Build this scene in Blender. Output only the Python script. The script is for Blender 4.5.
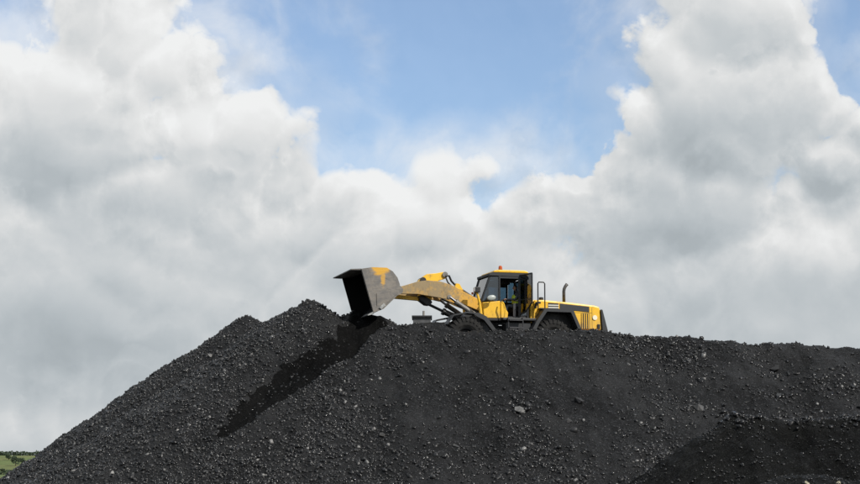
import bpy, bmesh, math
import numpy as np
from mathutils import Vector, Matrix

for o in list(bpy.data.objects):
    bpy.data.objects.remove(o)
scene = bpy.context.scene
COL = scene.collection
RNG = np.random.default_rng(7)

# ------------------------------------------------------------------ camera
FPX = 430 / math.tan(math.radians(14.0))          # focal length in photo pixels (860 wide)
PITCH = math.atan((472 - 242) / FPX)              # horizon lies at row 472
EYE = np.array([0.0, 0.0, 1.7])
cam_data = bpy.data.cameras.new("camera")
cam_data.sensor_width = 36.0
cam_data.lens = 18.0 / math.tan(math.radians(14.0))
cam_data.clip_start = 0.5
cam_data.clip_end = 30000
cam = bpy.data.objects.new("camera", cam_data)
cam.location = EYE
cam.rotation_euler = (math.radians(90) + PITCH, 0, 0)
COL.objects.link(cam)
scene.camera = cam

# ------------------------------------------------------------------ light
SUN_DIR = Vector((0.70, -0.56, 0.74)).normalized()   # towards the sun
SUN_EL = math.asin(SUN_DIR.z)
SUN_AZ = math.atan2(SUN_DIR.x, SUN_DIR.y)
sun_data = bpy.data.lights.new("sun", 'SUN')
sun_data.energy = 4.2
sun_data.angle = math.radians(0.5)
sun_data.color = (1.0, 0.95, 0.87)
sun = bpy.data.objects.new("sun", sun_data)
sun.rotation_euler = SUN_DIR.to_track_quat('Z', 'Y').to_euler()
sun.location = (30, -30, 60)
COL.objects.link(sun)
SKY_STRENGTH = 0.15

scene.view_settings.view_transform = 'Standard'
scene.view_settings.look = 'None'
scene.view_settings.exposure = 0.0
scene.view_settings.gamma = 1.0
scene.view_settings.use_curve_mapping = False


class NT:
    """small helper for building node trees"""
    def __init__(self, tree):
        self.t = tree
        self.n = tree.nodes
        self.l = tree.links

    def new(self, typ, **kw):
        nd = self.n.new(typ)
        for k, v in kw.items():
            setattr(nd, k, v)
        return nd

    def put(self, sock, v):
        if isinstance(v, (int, float, tuple, list)):
            sock.default_value = v
        else:
            self.l.new(v, sock)

    def m(self, op, a, b=None, c=None, clamp=False):
        nd = self.new('ShaderNodeMath', operation=op, use_clamp=clamp)
        for i, v in enumerate((a, b, c)):
            if v is not None:
                self.put(nd.inputs[i], v)
        return nd.outputs[0]

    def v(self, op, a, b=None):
        nd = self.new('ShaderNodeVectorMath', operation=op)
        self.put(nd.inputs[0], a)
        if b is not None:
            self.put(nd.inputs[3] if op == 'SCALE' else nd.inputs[1], b)
        return nd.outputs['Value'] if op in ('LENGTH', 'DOT_PRODUCT', 'DISTANCE') else nd.outputs['Vector']

    def ramp(self, x, lo, hi, a=0.0, b=1.0, smooth=True):
        nd = self.new('ShaderNodeMapRange', interpolation_type='SMOOTHSTEP' if smooth else 'LINEAR')
        self.put(nd.inputs['Value'], x)
        for k, val in (('From Min', lo), ('From Max', hi), ('To Min', a), ('To Max', b)):
            self.put(nd.inputs[k], val)
        return nd.outputs['Result']

    def noise(self, vec, scale, detail=3.0, rough=0.55, dist=0.0, typ='FBM', lac=2.0):
        nd = self.new('ShaderNodeTexNoise', noise_dimensions='3D')
        nd.noise_type = typ
        self.put(nd.inputs['Vector'], vec)
        nd.inputs['Scale'].default_value = scale
        nd.inputs['Detail'].default_value = detail
        nd.inputs['Roughness'].default_value = rough
        nd.inputs['Distortion'].default_value = dist
        nd.inputs['Lacunarity'].default_value = lac
        return nd.outputs[0]

    def mix(self, f, a, b):
        nd = self.new('ShaderNodeMix', data_type='RGBA')
        self.put(nd.inputs[0], f)
        for i, v in ((6, a), (7, b)):
            if isinstance(v, tuple) and len(v) == 3:
                v = v + (1.0,)
            self.put(nd.inputs[i], v)
        return nd.outputs[2]


# ------------------------------------------------------------------ sky with clouds
def build_world():
    w = bpy.data.worlds.new("World")
    scene.world = w
    w.use_nodes = True
    w.cycles.sampling_method = 'NONE'     # the cloudy sky is even enough without its own light sampling
    T = NT(w.node_tree)
    T.n.clear()
    out = T.new('ShaderNodeOutputWorld')
    bg = T.new('ShaderNodeBackground')
    bg.inputs['Strength'].default_value = SKY_STRENGTH
    sky = T.new('ShaderNodeTexSky', sky_type='NISHITA')
    sky.sun_disc = False
    sky.sun_elevation = SUN_EL
    sky.sun_rotation = SUN_AZ
    sky.altitude = 0
    sky.air_density = 1.0
    sky.dust_density = 0.9
    sky.ozone_density = 4.0
    tc = T.new('ShaderNodeTexCoord')
    d0 = T.v('NORMALIZE', tc.outputs['Generated'])

    # cloud masses: centre and radii as bearing / height above the horizon, in
    # hundredths (bearing 4.3 is straight ahead, 4.72 is the horizon)
    masses = [
        (1.15, 0.25, 0.92, 1.00), (0.55, 1.35, 1.25, 1.05), (2.10, 1.40, 1.05, 0.72), (1.70, 0.75, 0.85, 0.7),
        (1.50, 2.30, 2.20, 0.95), (1.2, 3.3, 3.2, 1.5), (4.15, 2.35, 1.15, 0.70), (4.38, 1.84, 0.45, 0.40), (3.95, 2.0, 0.5, 0.35), (4.70, 1.80, 0.3, 0.22),
        (4.84, 1.72, 0.30, 0.22), (3.5, 2.6, 1.1, 0.85),
        (4.6, 3.4, 3.0, 1.35), (7.35, 0.20, 0.85, 0.95), (7.25, 1.2, 1.25, 0.95), (6.55, 1.05, 0.36, 0.36), (6.80, 0.75, 0.55, 0.60), (6.55, 1.40, 0.6, 0.5), (1.3, 1.0, 0.75, 0.6),
        (6.7, 2.2, 2.0, 0.90), (7.6, 3.3, 2.6, 1.4), (5.75, 2.15, 0.85, 0.62), (8.95, 1.7, 0.75, 0.72),
        (8.75, 2.9, 0.9, 1.3), (8.30, 1.85, 0.62, 0.62), (5.10, 2.10, 0.5, 0.34), (4.3, 4.7, 9.0, 1.6),
    ]

    # node group: direction -> cloud field (positive inside cloud), smooth mass, bearing/height
    g = bpy.data.node_groups.new("cloud_field", 'ShaderNodeTree')
    g.interface.new_socket("Dir", in_out='INPUT', socket_type='NodeSocketVector')
    for nm, st in (("Field", 'NodeSocketFloat'), ("Mass", 'NodeSocketFloat'), ("Place", 'NodeSocketVector'), ("Noise", 'NodeSocketFloat')):
        g.interface.new_socket(nm, in_out='OUTPUT', socket_type=st)
    G = NT(g)
    gi = G.new('NodeGroupInput')
    go = G.new('NodeGroupOutput')
    d = G.v('NORMALIZE', gi.outputs[0])
    sp = G.new('ShaderNodeSeparateXYZ')
    G.l.new(d, sp.inputs[0])
    az = G.m('ARCTAN2', sp.outputs[0], sp.outputs[1])
    el = G.m('ARCSINE', sp.outputs[2])
    U = G.m('MULTIPLY_ADD', az, FPX / 100 * 0.985, 4.30)
    V = G.m('MULTIPLY_ADD', el, -FPX / 100, 4.72)
    cb = G.new('ShaderNodeCombineXYZ')
    G.put(cb.inputs[0], U)
    G.put(cb.inputs[1], V)
    place = cb.outputs[0]
    acc = None
    for cx, cy, rx, ry in masses:
        r = G.v('LENGTH', G.v('DIVIDE', G.v('SUBTRACT', place, (cx, cy, 0)), (rx, ry, 1)))
        f = G.m('MULTIPLY', G.m('SUBTRACT', 1.0, r), min(rx, ry))
        acc = f if acc is None else G.m('SMOOTH_MAX', acc, f, 0.10)
    # the same broken sky goes on all round
    far = G.m('MULTIPLY_ADD', G.noise(d, 3.2, 3, 0.5), 4.0, -1.7)
    far = G.m('ADD', far, G.ramp(sp.outputs[2], 0.02, 0.22, 0.9, 0.0))
    off = G.v('LENGTH', G.v('DIVIDE', G.v('SUBTRACT', place, (4.3, 2.4, 0)), (6.5, 4.2, 1)))
    far = G.m('SUBTRACT', far, G.ramp(off, 0.75, 1.15, 4.0, 0.0))
    acc = G.m('SMOOTH_MAX', acc, far, 0.12)
    n0 = G.m('SUBTRACT', G.noise(G.v('ADD', d, (0.37, 0.0, 0.21)), 15, 8, 0.57, 0.15), 0.5)
    puff = G.new('ShaderNodeTexNoise', noise_dimensions='3D')
    puff.noise_type = 'RIDGED_MULTIFRACTAL'
    puff.normalize = False
    G.put(puff.inputs['Vector'], G.v('ADD', d, G.v('SCALE', G.v('MULTIPLY', d, (0.3, 1.0, -0.6)), G.m('MULTIPLY', n0, 0.12))))
    for k, val in (('Scale', 26), ('Detail', 7), ('Roughness', 0.58), ('Lacunarity', 2.1), ('Offset', 0.95), ('Gain', 0.9)):
        puff.inputs[k].default_value = val
    f = G.m('MULTIPLY_ADD', n0, 0.95, acc)
    f = G.m('MULTIPLY_ADD', G.m('SUBTRACT', 0.62, puff.outputs[0]), 0.19, f)
    G.l.new(f, go.inputs[0])
    G.l.new(acc, go.inputs[1])
    G.l.new(place, go.inputs[2])
    G.l.new(n0, go.inputs[3])

    def field(vec):
        nd = T.new('ShaderNodeGroup')
        nd.node_tree = g
        T.put(nd.inputs[0], vec)
        return nd.outputs

    o0 = field(d0)
    f0, mass, place0, n0 = o0[0], o0[1], o0[2], o0[3]
    o1 = field(T.v('ADD', d0, (0.004, 0.0, 0.010)))    # a little way towards the light
    thin = T.noise(T.v('ADD', d0, (0.93, 0.1, 0.31)), 12, 6, 0.55, 0.4)
    # edges: crisp on the lit cumulus tops, frayed elsewhere
    fray = T.ramp(thin, 0.40, 0.62, 0.07, 0.26)
    alpha = T.ramp(f0, -0.03, fray)
    wisp = T.m('MULTIPLY', T.ramp(thin, 0.44, 0.72, 0.0, 0.48), T.ramp(f0, -1.8, 0.1, 0.5, 1.0))
    wisp = T.m('ADD', T.m('ADD', wisp, 0.10), T.ramp(f0, -0.5, 0.05, 0.0, 0.16))
    alpha = T.m('MAXIMUM', alpha, wisp)
    rim = T.m('MINIMUM', T.m('MAXIMUM', T.m('SUBTRACT', f0, o1[0]), -0.25), 0.30)
    rim = T.m('MULTIPLY', rim, T.ramp(mass, 0.0, 0.9, 1.0, 0.40))
    # where little cloud lies above, more light comes through
    light = T.m('EXPONENT', T.m('MULTIPLY', T.m('MAXIMUM', o1[0], 0.0), -2.4))
    lum = T.m('MULTIPLY_ADD', light, 0.18, 0.565)
    lum = T.m('MULTIPLY_ADD', rim, 0.46, lum)
    lum = T.m('MULTIPLY_ADD', T.m('SUBTRACT', thin, 0.5), 0.24, lum)
    sh = T.new('ShaderNodeCombineXYZ')
    T.put(sh.inputs[0], T.m('MULTIPLY', T.m('SUBTRACT', thin, 0.5), 2.0))
    T.put(sh.inputs[1], T.m('MULTIPLY', n0, 1.1))
    dq = T.v('ADD', place0, sh.outputs[0])
    # thinner, brighter places and heavy bases of the same cloud deck
    for cx, cy, rx, ry, amt in [
        (1.3, 0.40, 1.3, 0.75, 0.19), (2.2, 1.30, 0.9, 0.55, 0.13), (0.4, 1.1, 0.8, 0.6, 0.10), (1.3, 2.12, 2.0, 0.38, -0.07),
        (2.35, 2.42, 0.75, 0.22, 0.11), (1.9, 2.15, 0.5, 0.2, 0.05), (4.2, 1.85, 1.0, 0.7, 0.17), (3.6, 2.3, 0.6, 0.5, 0.06),
        (7.2, 1.75, 1.5, 0.9, -0.10), (6.6, 2.4, 1.6, 0.6, -0.05), (7.0, 0.55, 0.6, 0.5, 0.08),
        (7.8, 0.1, 0.6, 0.4, 0.15), (6.27, 1.0, 0.3, 0.4, 0.17), (8.05, 2.45, 0.6, 0.5, 0.13), (7.35, 1.85, 0.3, 0.4, 0.06),
        (5.6, 2.4, 0.9, 0.6, 0.04), (0.5, 4.2, 0.9, 0.4, 0.06), (8.62, 1.25, 0.3, 0.4, 0.2), (0.3, 2.6, 0.8, 0.5, 0.03), (1.0, 3.3, 2.6, 0.7, -0.035), (7.5, 3.1, 2.4, 0.5, -0.05),
    ]:
        r = T.v('LENGTH', T.v('DIVIDE', T.v('SUBTRACT', dq, (cx, cy, 0)), (rx, ry, 1)))
        lum = T.m('ADD', lum, T.ramp(r, 0.0, 1.3, amt, 0.0))
    lum = T.m('MINIMUM', T.m('MAXIMUM', lum, 0.40), 0.88)
    tint = T.ramp(lum, 0.42, 0.80)
    ccol = T.mix(tint, (0.89, 0.985, 1.045), (0.99, 1.0, 1.0))
    ccol = T.v('SCALE', T.v('SCALE', ccol, lum), 1.0 / SKY_STRENGTH)
    col = T.mix(alpha, sky.outputs[0], ccol)
    T.l.new(col, bg.inputs['Color'])
    T.l.new(bg.outputs[0], out.inputs['Surface'])


def NTcol(T, vec, scale):
    nd = T.new('ShaderNodeTexNoise', noise_dimensions='3D')
    T.put(nd.inputs['Vector'], vec)
    nd.inputs['Scale'].default_value = scale
    nd.inputs['Detail'].default_value = 3
    return nd.outputs['Color']


build_world()


# ------------------------------------------------------------------ small helpers
def tag(o, label=None, cat=None, group=None, kind=None):
    for k, v in (('label', label), ('category', cat), ('group', group), ('kind', kind)):
        if v:
            o[k] = v
    return o


def ray(px, py):
    a = (px - 430) / FPX
    b = (242 - py) / FPX
    c, s = math.cos(PITCH), math.sin(PITCH)
    return np.array([a, c - b * s, s + b * c])


def at(px, py, Y):
    d = ray(px, py)
    return EYE + d * (Y / d[1])


def link_mesh(name, me, mat=None, parent=None):
    o = bpy.data.objects.new(name, me)
    COL.objects.link(o)
    if mat is not None:
        me.materials.append(mat)
    if parent is not None:
        o.parent = parent
    return o


def mesh_arrays(name, V, Fq):
    """mesh from vertex array and a face array (all faces with the same corner count)"""
    me = bpy.data.meshes.new(name)
    V = np.asarray(V, dtype=np.float32)
    Fq = np.asarray(Fq, dtype=np.int32)
    n = Fq.shape[1]
    me.vertices.add(len(V))
    me.vertices.foreach_set('co', V.ravel())
    me.loops.add(Fq.size)
    me.loops.foreach_set('vertex_index', Fq.ravel())
    me.polygons.add(len(Fq))
    me.polygons.foreach_set('loop_start', np.arange(0, Fq.size, n, dtype=np.int32))
    me.polygons.foreach_set('loop_total', np.full(len(Fq), n, dtype=np.int32))
    me.update(calc_edges=True)
    return me


class MB:
    """collects solids into one mesh"""
    def __init__(self):
        self.bm = bmesh.new()

    def box(self, x0, x1, y0, y1, z0, z1):
        return self.prism([(x0, z0), (x1, z0), (x1, z1), (x0, z1)], y0, y1)

    def prism(self, prof, y0, y1):
        """closed x-z outline pushed from y0 to y1"""
        a = [self.bm.verts.new((x, y0, z)) for x, z in prof]
        b = [self.bm.verts.new((x, y1, z)) for x, z in prof]
        n = len(prof)
        self.bm.faces.new(a)
        self.bm.faces.new(b[::-1])
        for i in range(n):
            j = (i + 1) % n
            self.bm.faces.new((a[j], a[i], b[i], b[j]))
        return self

    def hexa(self, p):
        """eight corners: bottom four then top four"""
        v = [self.bm.verts.new(q) for q in p]
        for f in ((3, 2, 1, 0), (4, 5, 6, 7), (0, 1, 5, 4), (1, 2, 6, 5), (2, 3, 7, 6), (3, 0, 4, 7)):
            self.bm.faces.new([v[i] for i in f])
        return self

    def tube(self, pts, r, seg=10, cap=True):
        pts = [Vector(p) for p in pts]
        rs = r if isinstance(r, (list, tuple)) else [r] * len(pts)
        rings = []
        up = None
        for i, p in enumerate(pts):
            t = (pts[min(i + 1, len(pts) - 1)] - pts[max(i - 1, 0)]).normalized()
            if up is None:
                up = Vector((0, 1, 0)) if abs(t.y) < 0.9 else Vector((1, 0, 0))
            u = t.cross(up).normalized()
            w = u.cross(t).normalized()
            up = w
            rings.append([self.bm.verts.new(p + (u * math.cos(2 * math.pi * k / seg) + w * math.sin(2 * math.pi * k / seg)) * rs[i]) for k in range(seg)])
        for a, b in zip(rings, rings[1:]):
            for k in range(seg):
                self.bm.faces.new((a[k], a[(k + 1) % seg], b[(k + 1) % seg], b[k]))
        if cap:
            self.bm.faces.new(rings[0][::-1])
            self.bm.faces.new(rings[-1])
        return self

    def lathe_y(self, prof, cx, cz, seg=40):
        """profile of (radius, y) turned about an axis along y"""
        rings = []
        for k in range(seg):
            a = 2 * math.pi * k / seg
            rings.append([self.bm.verts.new((cx + r * math.cos(a), y, cz + r * math.sin(a))) for r, y in prof])
        n = len(prof)
        for k in range(seg):
            a, b = rings[k], rings[(k + 1) % seg]
            for i in range(n):
                j = (i + 1) % n
                self.bm.faces.new((a[i], a[j], b[j], b[i]))
        return self

    def build(self, name, mat, parent=None, bevel=0.0, smooth=False):
        bmesh.ops.recalc_face_normals(self.bm, faces=self.bm.faces)
        me = bpy.data.meshes.new(name)
        self.bm.to_mesh(me)
        self.bm.free()
        if smooth:
            me.shade_smooth()
        o = link_mesh(name, me, mat, parent)
        if bevel:
            md = o.modifiers.new("edge", 'BEVEL')
            md.width = bevel
            md.segments = 2
            md.limit_method = 'ANGLE'
            md.angle_limit = math.radians(35)
        return o


def vnoise(x, y, scale, seed, octaves=4, gain=0.5):
    """fractal value-gradient noise, about -1..1"""
    out = np.zeros_like(x, dtype=np.float64)
    amp = 1.0
    tot = 0.0
    for o in range(octaves):
        r = np.random.default_rng(seed * 131 + o)
        G = r.uniform(0, 2 * np.pi, (256, 256))
        X = x / scale + 37.3 * o
        Y = y / scale + 11.7 * o
        xi = np.floor(X).astype(int)
        yi = np.floor(Y).astype(int)
        fx = X - xi
        fy = Y - yi
        u = fx ** 3 * (fx * (fx * 6 - 15) + 10)
        v = fy ** 3 * (fy * (fy * 6 - 15) + 10)

        def gr(a, b):
            t = G[(xi + a) % 256, (yi + b) % 256]
            return np.cos(t) * (fx - a) + np.sin(t) * (fy - b)
        out += amp * 1.5 * ((gr(0, 0) * (1 - u) + gr(1, 0) * u) * (1 - v) + (gr(0, 1) * (1 - u) + gr(1, 1) * u) * v)
        tot += amp
        amp *= gain
        scale /= 2.03
    return out / tot


# ------------------------------------------------------------------ materials
def material(name):
    m = bpy.data.materials.new(name)
    m.use_nodes = True
    T = NT(m.node_tree)
    b = T.n['Principled BSDF']
    return m, T, b


def coal_surface(name, dark, light, spec=0.4, grain=1.0):
    m, T, b = material(name)
    tc = T.new('ShaderNodeTexCoord')
    p = tc.outputs['Object']
    broad = T.noise(p, 0.35, 4, 0.6)
    mid = T.noise(p, 2.2, 5, 0.62)
    fine = T.noise(p, 16, 4, 0.65)
    streak = T.noise(T.v('MULTIPLY', p, (1.0, 0.2, 0.2)), 1.7, 5, 0.65, 0.5)
    f = T.m('ADD', T.m('MULTIPLY', broad, 0.75), T.m('ADD', T.m('MULTIPLY', T.m('ADD', T.m('MULTIPLY', mid, 0.4), T.m('MULTIPLY', streak, 0.6)), 0.45), T.m('MULTIPLY', fine, 0.22)))
    col = T.mix(T.ramp(f, 0.56, 0.88), dark, light)
    # small pieces: each cell its own tone
    vo = T.new('ShaderNodeTexVoronoi', voronoi_dimensions='3D')
    T.put(vo.inputs['Vector'], p)
    vo.inputs['Scale'].default_value = 22
    sc = T.new('ShaderNodeSeparateColor')
    T.l.new(vo.outputs['Color'], sc.inputs[0])
    speck = T.ramp(sc.outputs[0], 0.86, 1.0, 0.0, 0.6)
    col = T.mix(speck, col, (light[0] * 3.2, light[1] * 3.2, light[2] * 3.3))
    T.l.new(col, b.inputs['Base Color'])
    T.put(b.inputs['Roughness'], T.ramp(sc.outputs[1], 0.0, 1.0, 0.42, 0.85))
    b.inputs['Specular IOR Level'].default_value = spec
    h = T.m('ADD', T.m('MULTIPLY', T.noise(p, 9, 6, 0.75), 0.085), T.m('MULTIPLY', vo.outputs['Distance'], -0.035))
    bump = T.new('ShaderNodeBump')
    bump.inputs['Strength'].default_value = 0.9
    bump.inputs['Distance'].default_value = grain
    T.l.new(h, bump.inputs['Height'])
    T.l.new(bump.outputs[0], b.inputs['Normal'])
    return m


MAT = {}
MAT['coal'] = coal_surface('coal', (0.0048, 0.0050, 0.0054), (0.0205, 0.0208, 0.0216), spec=0.16)
MAT['dark_strip'] = coal_surface('dark_strip_coal', (0.0022, 0.0022, 0.0022), (0.005, 0.005, 0.005), spec=0.04, grain=0.6)  # darker coal tone for the strip below the bucket
MAT['slack'] = coal_surface('slack_coal', (0.0026, 0.0027, 0.0026), (0.0085, 0.0088, 0.0083), spec=0.08)


def lump_material():
    m, T, b = material('coal_lump')
    at_ = T.new('ShaderNodeAttribute', attribute_name='tone')
    t = at_.outputs['Fac']
    tc = T.new('ShaderNodeTexCoord')
    n = T.noise(tc.outputs['Object'], 25, 3, 0.6)
    col = T.mix(T.ramp(t, 0.0, 0.9), (0.0055, 0.0056, 0.0059), (0.024, 0.0244, 0.0253))
    col = T.mix(T.ramp(t, 0.955, 1.0, 0.0, 0.9), col, (0.22, 0.217, 0.21))  # a few lumps coloured pale to add sparkle
    col = T.mix(T.ramp(n, 0.45, 0.8, 0, 0.4), col, (0.022, 0.022, 0.022))
    T.l.new(col, b.inputs['Base Color'])
    u = T.m('FRACT', T.m('MULTIPLY', t, 37.0))
    T.put(b.inputs['Roughness'], T.ramp(u, 0.0, 1.0, 0.12, 0.55, smooth=False))
    b.inputs['Specular IOR Level'].default_value = 0.44
    return m


MAT['lump'] = lump_material()


def simple(name, color, rough=0.5, metal=0.0, spec=0.5, var=0.0, scale=3.0, bump=0.0):
    m, T, b = material(name)
    b.inputs['Roughness'].default_value = rough
    b.inputs['Metallic'].default_value = metal
    b.inputs['Specular IOR Level'].default_value = spec
    b.inputs['Base Color'].default_value = (*color, 1)
    if var or bump:
        tc = T.new('ShaderNodeTexCoord')
        n = T.noise(tc.outputs['Object'], scale, 5, 0.6)
        if var:
            lo = tuple(c * (1 - var) for c in color)
            hi = tuple(min(1, c * (1 + var)) for c in color)
            T.l.new(T.mix(T.ramp(n, 0.3, 0.7), lo, hi), b.inputs['Base Color'])
            T.put(b.inputs['Roughness'], T.ramp(n, 0.3, 0.7, max(0.05, rough - 0.1), min(1, rough + 0.12)))
        if bump:
            bp = T.new('ShaderNodeBump')
            bp.inputs['Strength'].default_value = 0.6
            bp.inputs['Distance'].default_value = bump
            T.l.new(n, bp.inputs['Height'])
            T.l.new(bp.outputs[0], b.inputs['Normal'])
    return m


def paint(name, color, dust, amount, low=None, rough=0.38, fore=None):
    """machine paint with dust lying on it in patches, thicker low down when low is set"""
    m, T, b = material(name)
    tc = T.new('ShaderNodeTexCoord')
    p = tc.outputs['Object']
    n = T.m('ADD', T.m('MULTIPLY', T.noise(p, 1.6, 5, 0.62, 0.3), 0.6), T.m('MULTIPLY', T.noise(p, 9, 5, 0.7), 0.4))
    f = T.ramp(n, 0.62 - amount * 0.5, 0.86 - amount * 0.4)
    if low:
        sp = T.new('ShaderNodeSeparateXYZ')
        T.l.new(p, sp.inputs[0])
        f = T.m('ADD', f, T.m('MULTIPLY', T.ramp(sp.outputs[2], low[0], low[1], 0.75, 0.0), T.ramp(n, 0.25, 0.6)), clamp=True)
    if fore:
        sx = T.new('ShaderNodeSeparateXYZ')
        T.l.new(p, sx.inputs[0])
        f = T.m('ADD', f, T.m('MULTIPLY', T.ramp(sx.outputs[0], fore[0], fore[1], 0.85, 0.0), T.ramp(n, 0.2, 0.55, 0.5, 1.0)), clamp=True)
    col = T.mix(f, color, dust)
    grime = T.ramp(T.noise(T.v('MULTIPLY', p, (1.0, 1.0, 0.45)), 6.5, 6, 0.72), 0.50, 0.80, 0.0, 0.62)
    col = T.mix(grime, col, (0.03, 0.028, 0.024))
    T.l.new(col, b.inputs['Base Color'])
    T.put(b.inputs['Roughness'], T.m('MULTIPLY_ADD', f, 0.45, rough))
    return m


YEL = (0.86, 0.50, 0.03)
DUST = (0.30, 0.215, 0.115)
MAT['yellow'] = paint('yellow_paint', YEL, DUST, 0.20, low=(1.1, 2.2))
MAT['yellow_boom'] = paint('dusty_yellow_paint', (0.72, 0.38, 0.03), (0.31, 0.235, 0.135), 0.40, rough=0.5, fore=(-3.4, -1.9))
MAT['dark_paint'] = paint('dark_grey_paint', (0.028, 0.030, 0.033), (0.10, 0.09, 0.075), 0.12, rough=0.45)
MAT['black'] = simple('black_plastic', (0.012, 0.012, 0.013), 0.5, var=0.4)
MAT['grille'] = simple('grille_metal', (0.035, 0.036, 0.04), 0.5, var=0.3)
MAT['rubber'] = simple('tyre_rubber', (0.022, 0.0215, 0.021), 0.85, spec=0.25, var=0.5, scale=6, bump=0.01)
MAT['steel'] = simple('hydraulic_steel', (0.20, 0.19, 0.175), 0.45, metal=0.3, var=0.35)
MAT['chrome'] = simple('piston_chrome', (0.45, 0.45, 0.46), 0.18, metal=1.0)
MAT['white'] = simple('white_plastic', (0.75, 0.76, 0.76), 0.4)
MAT['pale_disc'] = simple('disc_surface', (0.85, 0.80, 0.62), 0.2)  # pale round disc on the bonnet side
MAT['grey_stripe'] = simple('pale_stripe', (0.62, 0.60, 0.52), 0.5)
MAT['orange'] = simple('amber_lens', (0.42, 0.08, 0.015), 0.25)
MAT['seat'] = simple('seat_fabric', (0.018, 0.018, 0.02), 0.9)
MAT['cab_trim'] = simple('cab_trim', (0.02, 0.022, 0.025), 0.6, var=0.2)
MAT['vest'] = simple('safety_vest', (0.66, 0.86, 0.08), 0.7)
MAT['band'] = simple('reflective_band', (0.7, 0.7, 0.68), 0.35)
MAT['overall'] = simple('dark_overall', (0.07, 0.08, 0.10), 0.85)
MAT['skin'] = simple('skin', (0.45, 0.26, 0.18), 0.55)
MAT['hair'] = simple('dark_hair', (0.02, 0.015, 0.012), 0.7)
MAT['mirror'] = simple('mirror_glass', (0.8, 0.82, 0.82), 0.08, metal=1.0)
MAT['hose'] = simple('hydraulic_hose', (0.012, 0.012, 0.012), 0.5)
MAT['exhaust'] = simple('exhaust_steel', (0.09, 0.085, 0.08), 0.5, metal=0.6, var=0.4, scale=8)


def glass_material():
    m, T, b = material('cab_glass')
    T.n.remove(b)
    out = T.n['Material Output']
    tr = T.new('ShaderNodeBsdfTransparent')
    tr.inputs[0].default_value = (0.30, 0.42, 0.50, 1)
    gl = T.new('ShaderNodeBsdfGlossy')
    gl.inputs['Roughness'].default_value = 0.03
    lw = T.new('ShaderNodeFresnel')
    lw.inputs[0].default_value = 1.5
    mx = T.new('ShaderNodeMixShader')
    T.put(mx.inputs[0], T.m('MULTIPLY_ADD', lw.outputs[0], 1.6, 0.10, clamp=True))
    T.l.new(tr.outputs[0], mx.inputs[1])
    T.l.new(gl.outputs[0], mx.inputs[2])
    T.l.new(mx.outputs[0], out.inputs['Surface'])
    return m


MAT['glass'] = glass_material()


def bucket_material():
    """worn steel; yellow paint is left only on part of the shell near the top"""
    m, T, b = material('worn_bucket_steel')
    tc = T.new('ShaderNodeTexCoord')
    p = tc.outputs['Object']
    n = T.noise(T.v('MULTIPLY', p, (0.6, 0.6, 1.0)), 3.0, 7, 0.68, 0.3)
    n2 = T.noise(T.v('MULTIPLY', p, (0.35, 0.35, 2.2)), 11, 5, 0.7)
    col = T.mix(T.ramp(n, 0.32, 0.68), (0.135, 0.130, 0.125), (0.24, 0.215, 0.185))
    col = T.mix(T.ramp(n2, 0.52, 0.78, 0, 0.6), col, (0.06, 0.055, 0.05))
    # remaining paint: patch about the upper shell
    c = T.v('LENGTH', T.v('DIVIDE', T.v('SUBTRACT', p, (-6.22, -1.6, 3.58)), (0.42, 2.6, 0.34)))
    c = T.m('MULTIPLY_ADD', T.m('SUBTRACT', n, 0.5), 1.8, c)
    drip = T.v('LENGTH', T.v('DIVIDE', T.v('SUBTRACT', p, (-6.08, -1.7, 3.15)), (0.12, 0.6, 0.42)))
    drip = T.m('MULTIPLY_ADD', T.m('SUBTRACT', n2, 0.5), 1.2, drip)
    left = T.m('MAXIMUM', T.ramp(c, 1.10, 0.62), T.ramp(drip, 1.05, 0.5, 0.0, 0.75))
    col = T.mix(left, col, (0.66, 0.36, 0.04))
    T.l.new(col, b.inputs['Base Color'])
    b.inputs['Metallic'].default_value = 0.15
    T.put(b.inputs['Roughness'], T.ramp(n2, 0.3, 0.7, 0.42, 0.65))
    bp = T.new('ShaderNodeBump')
    bp.inputs['Strength'].default_value = 0.4
    bp.inputs['Distance'].default_value = 0.02
    T.l.new(n, bp.inputs['Height'])
    T.l.new(bp.outputs[0], b.inputs['Normal'])
    return m


MAT['bucket'] = bucket_material()
MAT['bucket_inside'] = simple('near_black_steel', (0.006, 0.006, 0.006), 0.8, spec=0.2, var=0.4)  # near-black tone for the inner faces
MAT['edge_steel'] = simple('polished_edge_steel', (0.35, 0.35, 0.34), 0.35, metal=0.7, var=0.3, scale=6)

# ------------------------------------------------------------------ setting: ground, hills
LOADER_AT = at(510, 360, 74.0)
LOADER_YAW = math.radians(16)
BASE_Z = float(LOADER_AT[2])


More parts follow.
